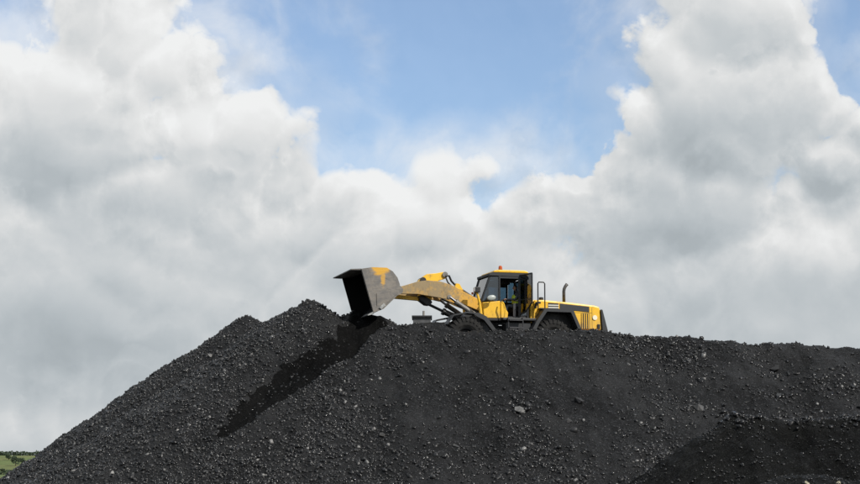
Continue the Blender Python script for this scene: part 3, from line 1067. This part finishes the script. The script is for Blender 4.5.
# tilt cylinder, bell crank to front frame; black colour stands in for its shade
tilt = MB().tube([(-2.98, 0.0, 2.01), (-2.30, 0, 1.74)], 0.125, 16).tube([(-3.02, 0, 2.025), (-2.92, 0, 1.985)], 0.155, 16).build('tilt_cylinder', MAT['black'], L)
MB().tube([(-3.72, 0, 2.34), (-2.9, 0, 1.98)], 0.06, 12).build('piston_rod', MAT['black'], tilt)
for y in (-0.72, 0.72):
    lift = MB().tube([(-2.62, y, 2.36), (-1.72, y, 1.80)], 0.10, 16).tube([(-2.66, y, 2.385), (-2.56, y, 2.32)], 0.125, 16).build('lift_cylinder', MAT['steel'], L)
    MB().tube([(-2.90, y, 2.56), (-2.6, y, 2.35)], 0.055, 12).build('piston_rod', MAT['chrome'], lift)
for k, yy in enumerate((-0.30, -0.22, 0.26)):
    MB().tube([(-2.95, yy, 3.50), (-2.80, yy, 3.52), (-2.70, yy, 3.30), (-2.52, yy, 3.12), (-2.1, yy, 2.86), (-1.6, yy, 2.55), (-1.3, yy, 2.30)], 0.035, 8).build('hose', MAT['hose'], L)
MB().prism([(-2.62, 3.00), (-2.56, 3.18), (-2.42, 3.16), (-2.25, 2.88)], -0.53, -0.35).build('hose_bracket', MAT['yellow'], L)
for y in (-0.42,):
    MB().tube([(-3.2, y, 2.50), (-2.7, y, 2.34), (-2.2, y, 2.12), (-1.7, y, 1.9)], 0.03, 8).build('hose', MAT['hose'], L)

# front frame
mb = MB()
mb.prism([(-2.55, 0.75), (-2.45, 1.55), (-2.0, 1.95), (-1.55, 2.42), (-1.25, 2.42), (-1.02, 2.0), (-0.95, 0.7)], -0.40, 0.40)
mb.box(-2.75, -2.05, -1.0, 1.0, 0.62, 1.0)
mb.build('front_frame', MAT['dark_paint'], L, 0.02)
for s in (-1, 1):
    fr = MB()
    FP = [(-3.22, 1.42), (-2.98, 1.76), (-2.40, 1.88), (-1.85, 1.84), (-1.55, 1.70), (-1.12, 1.14)]
    for a, b2 in zip(FP, FP[1:]):
        fr.hexa([(a[0], s * 0.98, a[1] - 0.06), (b2[0], s * 0.98, b2[1] - 0.06), (b2[0], s * 1.58, b2[1] - 0.06), (a[0], s * 1.58, a[1] - 0.06),
                 (a[0], s * 0.98, a[1]), (b2[0], s * 0.98, b2[1]), (b2[0], s * 1.58, b2[1]), (a[0], s * 1.58, a[1])])
    fr.prism([(-2.2, 1.84), (-1.85, 1.82), (-1.55, 1.69), (-1.12, 1.13), (-1.28, 1.10), (-1.66, 1.55), (-1.95, 1.68)], s * 1.52, s * 1.585)
    fr.build('front_fender', MAT['dark_paint'], L)
    post = MB().tube([(-1.66, s * 1.12, 1.80), (-1.72, s * 1.14, 2.3), (-1.84, s * 1.16, 2.74)], [0.075, 0.06, 0.05], 10).build('lamp_post', MAT['yellow'], L)
    MB().box(-1.95, -1.73, s * 1.03, s * 1.29, 2.74, 2.97).build('headlamp', MAT['black'], post, 0.02)
    MB().box(-1.972, -1.952, s * 1.06, s * 1.26, 2.78, 2.94).build('lens', MAT['white'], post)
    MB().box(-2.05, -1.97, s * 1.02, s * 1.10, 2.66, 2.76).build('indicator_lamp', MAT['orange'], post, 0.01)


# wheels
def wheel(cx, s):
    root = bpy.data.objects.new('wheel', None)
    COL.objects.link(root)
    root.parent = L
    root.location = (cx, s * 1.22, 0.82)
    Rw = 0.86
    prof = [(0.42, -0.27), (0.52, -0.33), (0.70, -0.34), (0.79, -0.31), (0.83, -0.22), (0.835, 0), (0.83, 0.22), (0.79, 0.31), (0.70, 0.34), (0.52, 0.33), (0.42, 0.27)]
    t = MB().lathe_y(prof, 0, 0, 56)
    for k in range(26):
        for side in (-1, 1):
            a = 2 * math.pi * (k + (0.5 if side > 0 else 0)) / 26
            da = 0.055
            sk = 0.10
            P = []
            for rr in (0.80, Rw + 0.015):
                for (aa, yy) in ((a - da, side * 0.02), (a + da, side * 0.02), (a + da + sk, side * 0.335), (a - da + sk, side * 0.335)):
                    r2 = rr if abs(yy) < 0.1 else rr - 0.035
                    P.append((r2 * math.cos(aa), yy, r2 * math.sin(aa)))
            t.hexa(P)
            P = []
            for yy in (side * 0.325, side * 0.365):
                for (aa, rr) in ((a - da + sk, 0.66), (a + da + sk, 0.66), (a + da + sk, 0.81), (a - da + sk, 0.81)):
                    P.append((rr * math.cos(aa), yy, rr * math.sin(aa)))
            t.hexa(P)
    t.build('tyre', MAT['rubber'], root)
    MB().lathe_y([(0.425, -0.26), (0.425, 0.26), (0.38, 0.24), (0.34, 0.05), (0.16, s * 0.10), (0.14, s * 0.22), (0.001, s * 0.23), (0.001, -s * 0.1), (0.34, -0.05), (0.38, -0.24)], 0, 0, 40)  .build('rim', MAT['dark_paint'], root, smooth=False)


for cx in (-2.42, 1.44):
    for s in (-1, 1):
        wheel(cx, s)

# rear frame, platform, ladder
mb = MB()
mb.box(-0.75, 3.75, -0.52, 0.52, 0.70, 1.35)
mb.box(1.1, 1.75, -1.0, 1.0, 0.62, 1.0)
mb.box(-1.15, -0.6, -0.30, 0.30, 0.75, 1.5)
mb.build('rear_frame', MAT['dark_paint'], L, 0.02)
mb = MB()
mb.box(-0.72, 0.75, -1.28, 1.28, 1.60, 1.70)
mb.box(-0.55, 0.55, -1.15, -0.54, 0.92, 1.52)
mb.box(-0.55, 0.55, 0.54, 1.15, 0.92, 1.52)
mb.build('platform', MAT['dark_paint'], L, 0.015)
lad = MB()
for x in (-0.52, 0.12):
    lad.tube([(x, -1.42, 0.50), (x, -1.36, 1.68)], 0.028, 8)
    lad.tube([(x, -1.36, 1.66), (x, -1.22, 1.70)], 0.028, 8)
lad = lad.build('ladder', MAT['grille'], L)
for z in (0.62, 0.95, 1.28, 1.60):
    MB().box(-0.50, 0.10, -1.50 + (z - .6) * 0.04, -1.30 + (z - .6) * 0.04, z - 0.03, z + 0.02).build('step', MAT['grille'], lad)
MB().tube([(-0.66, -1.25, 1.70), (-0.62, -1.27, 2.05), (-0.70, -1.27, 2.30), (-0.74, -1.15, 2.38)], 0.03, 8).build('grab_rail', MAT['yellow'], L)
# curved yellow edge between panel and doorway
MB().prism([(-0.72, 1.72), (-0.42, 1.72), (-0.40, 1.95), (-0.52, 2.12), (-0.60, 2.40), (-0.72, 2.40)], -0.98, -0.90).build('door_post_cover', MAT['yellow'], L, 0.02)

# cab
ROOF = [(-1.02, 3.66), (-0.98, 3.74), (-0.8, 3.78), (0.40, 3.78), (0.55, 3.73), (0.57, 3.66)]
cab = bpy.data.objects.new('cab', None)
COL.objects.link(cab)
cab.parent = L
CW = 0.82
MB().prism(ROOF, -CW - 0.06, CW + 0.06).build('roof', MAT['yellow'], cab, 0.03)
MB().prism([(-1.20, 3.52), (-1.20, 3.62), (-1.0, 3.68), (0.56, 3.655), (0.54, 3.50)], -CW - 0.04, CW + 0.04).build('roof_frame', MAT['cab_trim'], cab, 0.01)
for s in (-1, 1):
    for p0, p1, rr in (((-1.50, s * (CW - 0.16), 2.42), (-1.13, s * (CW - 0.06), 3.55), 0.05), ((-0.74, s * CW, 1.70), (-0.74, s * CW, 3.55), 0.05),
                       ((0.15, s * CW, 1.70), (0.15, s * CW, 3.55), 0.045), ((0.52, s * CW, 1.70), (0.52, s * CW, 3.55), 0.055)):
        MB().tube([p0, p1], rr, 8).build('pillar', MAT['cab_trim'], cab)
    MB().box(-0.74, 0.52, s * CW - 0.03, s * CW + 0.03, 3.42, 3.498).build('door_header', MAT['cab_trim'], cab)
lower = MB()
lower.box(-0.72, 0.60, -CW + 0.01, CW - 0.01, 1.70, 1.80)
lower.prism([(0.22, 1.80), (0.54, 1.80), (0.54, 2.55), (0.46, 2.55)], -CW + 0.02, CW - 0.02)
lower.box(-0.70, 0.50, CW - 0.04, CW, 1.80, 2.56)
lower.build('cab_floor', MAT['cab_trim'], cab)
# front body below the windscreen
mb = MB()
mb.hexa([(-1.46, -CW - 0.10, 1.70), (-0.74, -CW - 0.14, 1.70), (-0.74, CW + 0.14, 1.70), (-1.46, CW + 0.10, 1.70),
         (-1.50, -CW - 0.08, 2.36), (-0.74, -CW - 0.14, 2.44), (-0.74, CW + 0.14, 2.44), (-1.50, CW + 0.08, 2.36)])
mb.build('front_panel', MAT['yellow'], cab, 0.03)
MB().box(-1.44, -0.72, -CW - 0.165, CW + 0.165, 1.60, 1.70).build('panel_skirt', MAT['black'], cab)


def pane(name, pts, parent, th=0.012):
    p = [Vector(q) for q in pts]
    n = (p[1] - p[0]).cross(p[2] - p[0]).normalized() * th
    b = bmesh.new()
    a = [b.verts.new(q) for q in p]
    c = [b.verts.new(q + n) for q in p]
    b.faces.new(a[::-1])
    b.faces.new(c)
    k = len(p)
    for i in range(k):
        b.faces.new((a[i], a[(i + 1) % k], c[(i + 1) % k], c[i]))
    bmesh.ops.recalc_face_normals(b, faces=b.faces)
    me = bpy.data.meshes.new(name)
    b.to_mesh(me)
    b.free()
    return link_mesh(name, me, MAT['glass'], parent)


yw = CW - 0.16
pane('windscreen', [(-1.50, -yw, 2.42), (-1.50, yw, 2.42), (-1.14, yw + .08, 3.52), (-1.14, -yw - .08, 3.52)], cab)
for s in (-1, 1):
    pane('side_window', [(-1.47, s * (yw + 0.02), 2.44), (-0.78, s * CW, 2.46), (-0.78, s * CW, 3.48), (-1.10, s * (yw + .09), 3.48)], cab)
    pane('rear_side_window', [(0.20, s * CW, 1.85), (0.47, s * CW, 1.85), (0.47, s * CW, 3.42), (0.20, s * CW, 3.42)], cab)
pane('far_door_window', [(-0.69, CW, 2.56), (0.11, CW, 2.56), (0.11, CW, 3.42), (-0.69, CW, 3.42)], cab)
MB().box(-0.30, -0.16, CW - 0.05, CW - 0.015, 2.55, 3.42).build('window_bar', MAT['cab_trim'], cab)
MB().box(-0.69, 0.11, CW - 0.06, CW - 0.016, 3.20, 3.42).build('sun_blind', MAT['cab_trim'], cab)
MB().box(-0.50, 0.10, 0.20, 0.62, 3.28, 3.50).build('overhead_console', MAT['cab_trim'], cab, 0.03)

pane('rear_window', [(0.53, -CW + .06, 2.56), (0.53, CW - .06, 2.56), (0.53, CW - .06, 3.48), (0.53, -CW + .06, 3.48)], cab)
mb = MB()
mb.prism([(0.0, 2.02), (0.42, 2.05), (0.44, 2.16), (0.0, 2.20)][::-1], -0.52, 0.0)
mb.prism([(0.30, 2.10), (0.43, 2.10), (0.54, 2.86), (0.46, 3.0), (0.40, 2.96)], -0.50, -0.02)
mb.box(0.10, 0.34, -0.40, -0.12, 1.80, 2.06)
mb.build('seat', MAT['seat'], cab, 0.03)
mb = MB()
mb.tube([(-0.62, -0.26, 1.80), (-0.52, -0.26, 2.25), (-0.40, -0.26, 2.46)], [0.09, 0.07, 0.04], 10)
ring = [(-0.40 + 0.19 * math.cos(a) * 0.80, -0.26 + 0.19 * math.sin(a), 2.48 + 0.19 * math.cos(a) * 0.6) for a in np.linspace(0, 2 * math.pi, 21)]
mb.tube(ring, 0.018, 6, cap=False)
mb.build('steering_wheel', MAT['black'], cab)
mb = MB()
mb.box(-1.40, -0.80, -0.55, 0.55, 2.30, 2.50)
mb.box(0.0, 0.45, 0.32, 0.55, 1.80, 2.30)
mb.build('console', MAT['cab_trim'], cab, 0.03)
MB().box(-0.12, -0.02, -CW - 0.02, -CW + 0.05, 1.80, 2.36).build('door_sill_plate', MAT['grille'], cab)

# open cab door, swung back
hx_, hy_ = 0.17, -CW - 0.03
ex_, ey_ = 0.50, -1.50
door = MB()
def dpt(t, z, o=0.0):
    nx, ny = (ey_ - hy_), -(ex_ - hx_)
    l = math.hypot(nx, ny)
    return (hx_ + (ex_ - hx_) * t + nx / l * o, hy_ + (ey_ - hy_) * t + ny / l * o, z)
DP = [(0.02, 1.88), (0.45, 1.98), (1.0, 2.36), (1.0, 3.60), (0.02, 3.56), (0.02, 1.88)]
for a, b2 in zip(DP, DP[1:]):
    door.tube([dpt(a[0], a[1]), dpt(b2[0], b2[1])], 0.035, 8)
door.tube([dpt(0.02, 2.50), dpt(1.0, 2.52)], 0.02, 8)
door = door.build('cab_door', MAT['cab_trim'], L)
pane('door_glass', [dpt(0.02, 1.90), dpt(0.45, 2.0), dpt(1.0, 2.38), dpt(1.0, 3.58), dpt(0.02, 3.54)], door)
MB().tube([dpt(0.86, 2.46, 0.04), dpt(0.86, 2.46, 0.09), dpt(0.86, 2.70, 0.09), dpt(0.86, 2.70, 0.04)], 0.014, 6).build('door_handle', MAT['black'], door)

bc = MB().tube([(-0.48, -0.2, 3.81), (-0.48, -0.2, 3.86)], 0.10, 16).build('beacon', MAT['black'], L)
MB().tube([(-0.48, -0.2, 3.86), (-0.48, -0.2, 3.98), (-0.48, -0.2, 4.03)], [0.085, 0.08, 0.05], 16).build('amber_lens', MAT['orange'], bc)
mr = MB().tube([(-1.16, -0.95, 2.42), (-1.26, -1.15, 2.40), (-1.26, -1.22, 2.46)], 0.02, 8).build('mirror', MAT['black'], L)
b = bmesh.new()
bmesh.ops.create_uvsphere(b, u_segments=18, v_segments=10, radius=1.0)
bmesh.ops.transform(b, matrix=Matrix.Translation((-1.22, -1.22, 2.53)) @ Matrix.Rotation(math.radians(-10), 4, 'Y') @ Matrix.Diagonal((0.20, 0.06, 0.12, 1)), verts=b.verts)
me = bpy.data.meshes.new('mirror_shell')
b.to_mesh(me)
b.free()
me.shade_smooth()
link_mesh('mirror_shell', me, simple('mirror_reflection_grey', (0.36, 0.39, 0.37), 0.35), mr)  # pale grey-green stands in for the reflection in the mirror

# bonnet
HWD = 0.92
HOOD = [(0.62, 1.30), (0.62, 2.52), (1.2, 2.54), (2.4, 2.46), (3.55, 2.36), (3.78, 2.30), (3.80, 2.20), (3.86, 1.30)]
hood = MB().prism(HOOD, -HWD, HWD).build('bonnet', MAT['yellow'], L, 0.06)
for s in (-1, 1):
    y0, y1 = s * (HWD + 0.003), s * (HWD + 0.02)
    MB().prism([(1.95, 2.40), (1.95, 2.16), (3.30, 2.06), (3.30, 2.30)], y0, y1).build('side_grille', MAT['dark_paint'], hood, 0.006)
    MB().prism([(1.42, 2.42), (1.42, 2.14), (1.90, 2.12), (1.90, 2.40)], y0, s * (HWD + 0.010)).build('vent_panel', MAT['dark_paint'], hood)
    for k in range(2):
        MB().box(1.42, 1.90, s * (HWD + 0.011), s * (HWD + 0.020), 2.19 + k * 0.10, 2.24 + k * 0.10).build('pale_stripe', MAT['grey_stripe'], hood)
    MB().box(2.92, 3.32, y0, s * (HWD + 0.010), 1.33, 2.0).build('louvre_recess', MAT['black'], hood)
    for k in range(4):
        MB().box(2.94 + k * 0.10, 2.985 + k * 0.10, s * (HWD + 0.011), s * (HWD + 0.030), 1.34, 1.99).build('louvre', MAT['yellow'], hood)
    for x0_, x1_, z0_, z1_ in ((2.62, 2.632, 1.34, 2.02), (3.42, 3.432, 1.34, 2.26), (2.64, 3.41, 2.025, 2.037)):
        MB().box(x0_, x1_, y0, s * (HWD + 0.006), z0_, z1_).build('panel_seam', MAT['black'], hood)
    MB().tube([(3.55, y0, 1.83), (3.55, s * (HWD + 0.035), 1.83)], 0.105, 20).build('side_disc', MAT['pale_disc'], hood)
    MB().box(3.66, 3.78, y0, s * (HWD + 0.05), 1.34, 1.55).build('tail_lamp', MAT['black'], hood, 0.01)
MB().prism([(3.88, 1.26), (3.82, 2.14), (3.85, 2.20), (3.90, 2.18), (4.14, 1.26)], -0.98, 0.98).build('rear_grille', MAT['dark_paint'], L, 0.02)
cwt = MB().prism([(2.75, 0.70), (2.70, 1.24), (3.95, 1.25), (4.22, 1.20), (4.15, 0.62), (3.1, 0.58)], -1.10, 1.10).build('counterweight', MAT['yellow'], L, 0.05)
for s in (-1, 1):
    fr = MB()
    FO = [(0.42, 1.10), (0.66, 1.55), (1.06, 2.12), (2.32, 2.10), (2.74, 1.14)]
    FI = [(0.60, 1.10), (0.80, 1.50), (1.14, 1.98), (2.22, 1.97), (2.60, 1.14)]
    for i in range(4):
        a, b2, c, d2 = FO[i], FO[i + 1], FI[i], FI[i + 1]
        fr.hexa([(c[0], s * 0.95, c[1]), (d2[0], s * 0.95, d2[1]), (d2[0], s * 1.58, d2[1]), (c[0], s * 1.58, c[1]),
                 (a[0], s * 0.95, a[1]), (b2[0], s * 0.95, b2[1]), (b2[0], s * 1.58, b2[1]), (a[0], s * 1.58, a[1])])
    fr.build('rear_fender', MAT['dark_paint'], L)
    MB().prism(FI, s * 0.93, s * 0.96).build('fender_liner', MAT['black'], L)
    MB().prism([(0.74, 1.72), (0.96, 2.30), (0.92, 2.50), (0.78, 2.50), (0.74, 2.2)], s * 0.93, s * 1.02).build('cab_stay', MAT['yellow'], L, 0.01)
    MB().box(0.95, 1.32, s * 0.925, s * 1.25, 2.125, 2.16).build('tread_plate', MAT['grille'], L)
    MB().tube([(0.86, s * 1.22, 2.14), (0.86, s * 1.22, 3.20), (0.90, s * 1.22, 3.26), (1.12, s * 1.22, 3.26), (1.17, s * 1.22, 3.20), (1.17, s * 1.22, 2.14)], 0.028, 8).build('handrail', MAT['black'], L)
    MB().tube([(0.78, s * 1.1, 2.14), (0.82, s * 1.1, 2.38), (1.02, s * 1.06, 2.40)], 0.05, 8).build('filler_neck', MAT['black'], L)
MB().tube([(2.34, -0.4, 2.40), (2.34, -0.4, 2.98), (2.36, -0.4, 3.10), (2.42, -0.4, 3.22), (2.49, -0.4, 3.30)], [0.068, 0.068, 0.068, 0.068, 0.075], 14).build('exhaust_pipe', MAT['exhaust'], L, smooth=True)
MB().tube([(1.6, 0.45, 2.50), (1.6, 0.45, 2.78), (1.6, 0.45, 2.80)], [0.10, 0.10, 0.02], 14).build('air_intake', MAT['black'], L)

# ------------------------------------------------------------------ the driver, seated, hands on the wheel
def skin_body(name, verts, edges, radii, root, mat, parent=None, subs=2):
    me = bpy.data.meshes.new(name)
    me.from_pydata(verts, edges, [])
    o = link_mesh(name, me, mat, parent)
    md = o.modifiers.new('skin', 'SKIN')
    md.use_smooth_shade = True
    sv = me.skin_vertices[0].data
    for i, r in enumerate(radii):
        sv[i].radius = r if isinstance(r, tuple) else (r, r)
        sv[i].use_root = (i == root)
    ss = o.modifiers.new('sub', 'SUBSURF')
    ss.levels = subs
    ss.render_levels = subs
    return o


person = bpy.data.objects.new('person', None)
COL.objects.link(person)
person.location = LOADER_AT + np.array([math.sin(LOADER_YAW), -math.cos(LOADER_YAW), 0]) * 0.26
person.rotation_euler = (0, 0, LOADER_YAW)
tag(person, 'person in yellow safety vest seated at the wheel inside the loader cab', 'person')
bv = [(0.22, 0, 2.27), (0.20, 0, 2.45), (0.22, 0, 2.66), (0.25, 0, 2.80), (0.235, 0, 2.90), (0.20, 0, 3.00), (0.17, 0, 3.11)]
br = [(0.15, 0.17), (0.13, 0.16), (0.13, 0.18), (0.09, 0.15), 0.055, (0.085, 0.08), (0.088, 0.078)]
be = [(0, 1), (1, 2), (2, 3), (3, 4), (4, 5), (5, 6)]
for s in (-1, 1):
    k = len(bv)
    bv += [(0.24, s * 0.21, 2.76), (0.08, s * 0.27, 2.56), (-0.20, s * 0.20, 2.56), (-0.30, s * 0.17, 2.57)]
    br += [0.070, 0.052, 0.036, 0.040]
    be += [(3, k), (k, k + 1), (k + 1, k + 2), (k + 2, k + 3)]
    k = len(bv)
    bv += [(0.18, s * 0.11, 2.26), (-0.24, s * 0.15, 2.30), (-0.34, s * 0.14, 1.90), (-0.48, s * 0.14, 1.86)]
    br += [0.095, 0.072, 0.05, 0.045]
    be += [(0, k), (k, k + 1), (k + 1, k + 2), (k + 2, k + 3)]
body = skin_body('body', bv, be, br, 0, MAT['overall'], person)
# head with face, hair
b = bmesh.new()
bmesh.ops.create_uvsphere(b, u_segments=24, v_segments=18, radius=1.0)
for v in b.verts:
    x, y, z = v.co
    jaw = 1 - 0.22 * max(0, -z)
    v.co = (x * 0.098 * jaw, y * 0.080 * jaw, z * 0.125)
    if x < -0.6 and abs(y) < 0.22 and -0.35 < z < 0.05:
        v.co.x -= 0.022
    if x < -0.5 and 0.0 < z < 0.2 and 0.2 < abs(y) < 0.6:
        v.co.x += 0.008
me = bpy.data.meshes.new('head')
b.to_mesh(me)
b.free()
me.shade_smooth()
hd = link_mesh('head', me, MAT['skin'], person)
hd.location = (0.165, 0, 3.08)
b = bmesh.new()
bmesh.ops.create_uvsphere(b, u_segments=20, v_segments=14, radius=1.0)
bmesh.ops.delete(b, geom=[v for v in b.verts if v.co.z < -0.25 or (v.co.x < -0.45 and v.co.z < 0.55)], context='VERTS')
for v in b.verts:
    v.co = (v.co.x * 0.108 + 0.004, v.co.y * 0.089, v.co.z * 0.134)
me = bpy.data.meshes.new('hair')
b.to_mesh(me)
b.free()
me.shade_smooth()
link_mesh('hair', me, MAT['hair'], hd)
for s in (-1, 1):
    b = bmesh.new()
    bmesh.ops.create_uvsphere(b, u_segments=8, v_segments=6, radius=1.0)
    bmesh.ops.transform(b, matrix=Matrix.Translation((0.01, s * 0.080, -0.005)) @ Matrix.Diagonal((0.022, 0.012, 0.032, 1)), verts=b.verts)
    me = bpy.data.meshes.new('ear')
    b.to_mesh(me)
    b.free()
    link_mesh('ear', me, MAT['skin'], hd)
    b = bmesh.new()
    bmesh.ops.create_uvsphere(b, u_segments=8, v_segments=6, radius=0.012)
    bmesh.ops.transform(b, matrix=Matrix.Translation((-0.082, s * 0.032, 0.014)), verts=b.verts)
    me = bpy.data.meshes.new('eye')
    b.to_mesh(me)
    b.free()
    link_mesh('eye', me, MAT['black'], hd)
    # hand: palm, four fingers curled round the rim and a thumb
    hv = [(-0.28, s * 0.175, 2.57), (-0.335, s * 0.172, 2.575)]
    he = [(0, 1)]
    hr = [0.032, 0.034]
    for f in range(4):
        k = len(hv)
        o_ = (f - 1.5) * 0.022
        ln = (0.9, 1.0, 0.95, 0.75)[f]
        hv += [(-0.355, s * 0.172 + o_, 2.585), (-0.355 - 0.04 * ln, s * 0.172 + o_, 2.575), (-0.36 - 0.035 * ln, s * 0.172 + o_, 2.545), (-0.36, s * 0.172 + o_, 2.535)]
        he += [(1, k), (k, k + 1), (k + 1, k + 2), (k + 2, k + 3)]
        hr += [0.011, 0.010, 0.009, 0.008]
    k = len(hv)
    hv += [(-0.33, s * 0.172 - s * 0.035, 2.56), (-0.36, s * 0.172 - s * 0.04, 2.535)]
    he += [(1, k), (k, k + 1)]
    hr += [0.012, 0.009]
    skin_body('hand', hv, he, hr, 0, MAT['skin'], person, 1)
vst = skin_body('safety_vest', [(0.21, 0, 2.34), (0.20, 0, 2.46), (0.22, 0, 2.66), (0.245, 0, 2.80)], [(0, 1), (1, 2), (2, 3)],
                [(0.175, 0.20), (0.165, 0.20), (0.165, 0.25), (0.11, 0.22)], 0, MAT['vest'], person)
MB().prism([(0.045, 2.50), (0.045, 2.55), (0.37, 2.55), (0.37, 2.50)], -0.205, 0.205).build('reflective_band', MAT['band'], vst, 0.05)

# ------------------------------------------------------------------ something dark and flat-topped behind the crest
bx0 = at(412, 317, 84)
bx1 = at(432, 317, 84)
zt = float(bx0[2])
hut = bpy.data.objects.new('equipment_box', None)
COL.objects.link(hut)
hut.location = ((bx0[0] + bx1[0]) / 2, 84.0, BASE_Z)
tag(hut, 'dark flat-topped box with a short mast half hidden behind the crest', 'equipment')
hw_ = (bx1[0] - bx0[0]) / 2
hh_ = zt - BASE_Z
MB().box(-hw_ + 0.06, hw_ - 0.06, -0.8, 0.8, 0.0, hh_ - 0.09).build('cabinet', simple('grey_cabinet', (0.09, 0.092, 0.095), 0.6, var=0.3), hut, 0.02)
MB().box(-hw_, hw_, -0.9, 0.9, hh_ - 0.09, hh_).build('lid', MAT['dark_paint'], hut, 0.01)
MB().tube([(0.08, 0, hh_), (0.08, 0, hh_ + 0.30)], 0.055, 10).build('mast', MAT['steel'], hut)
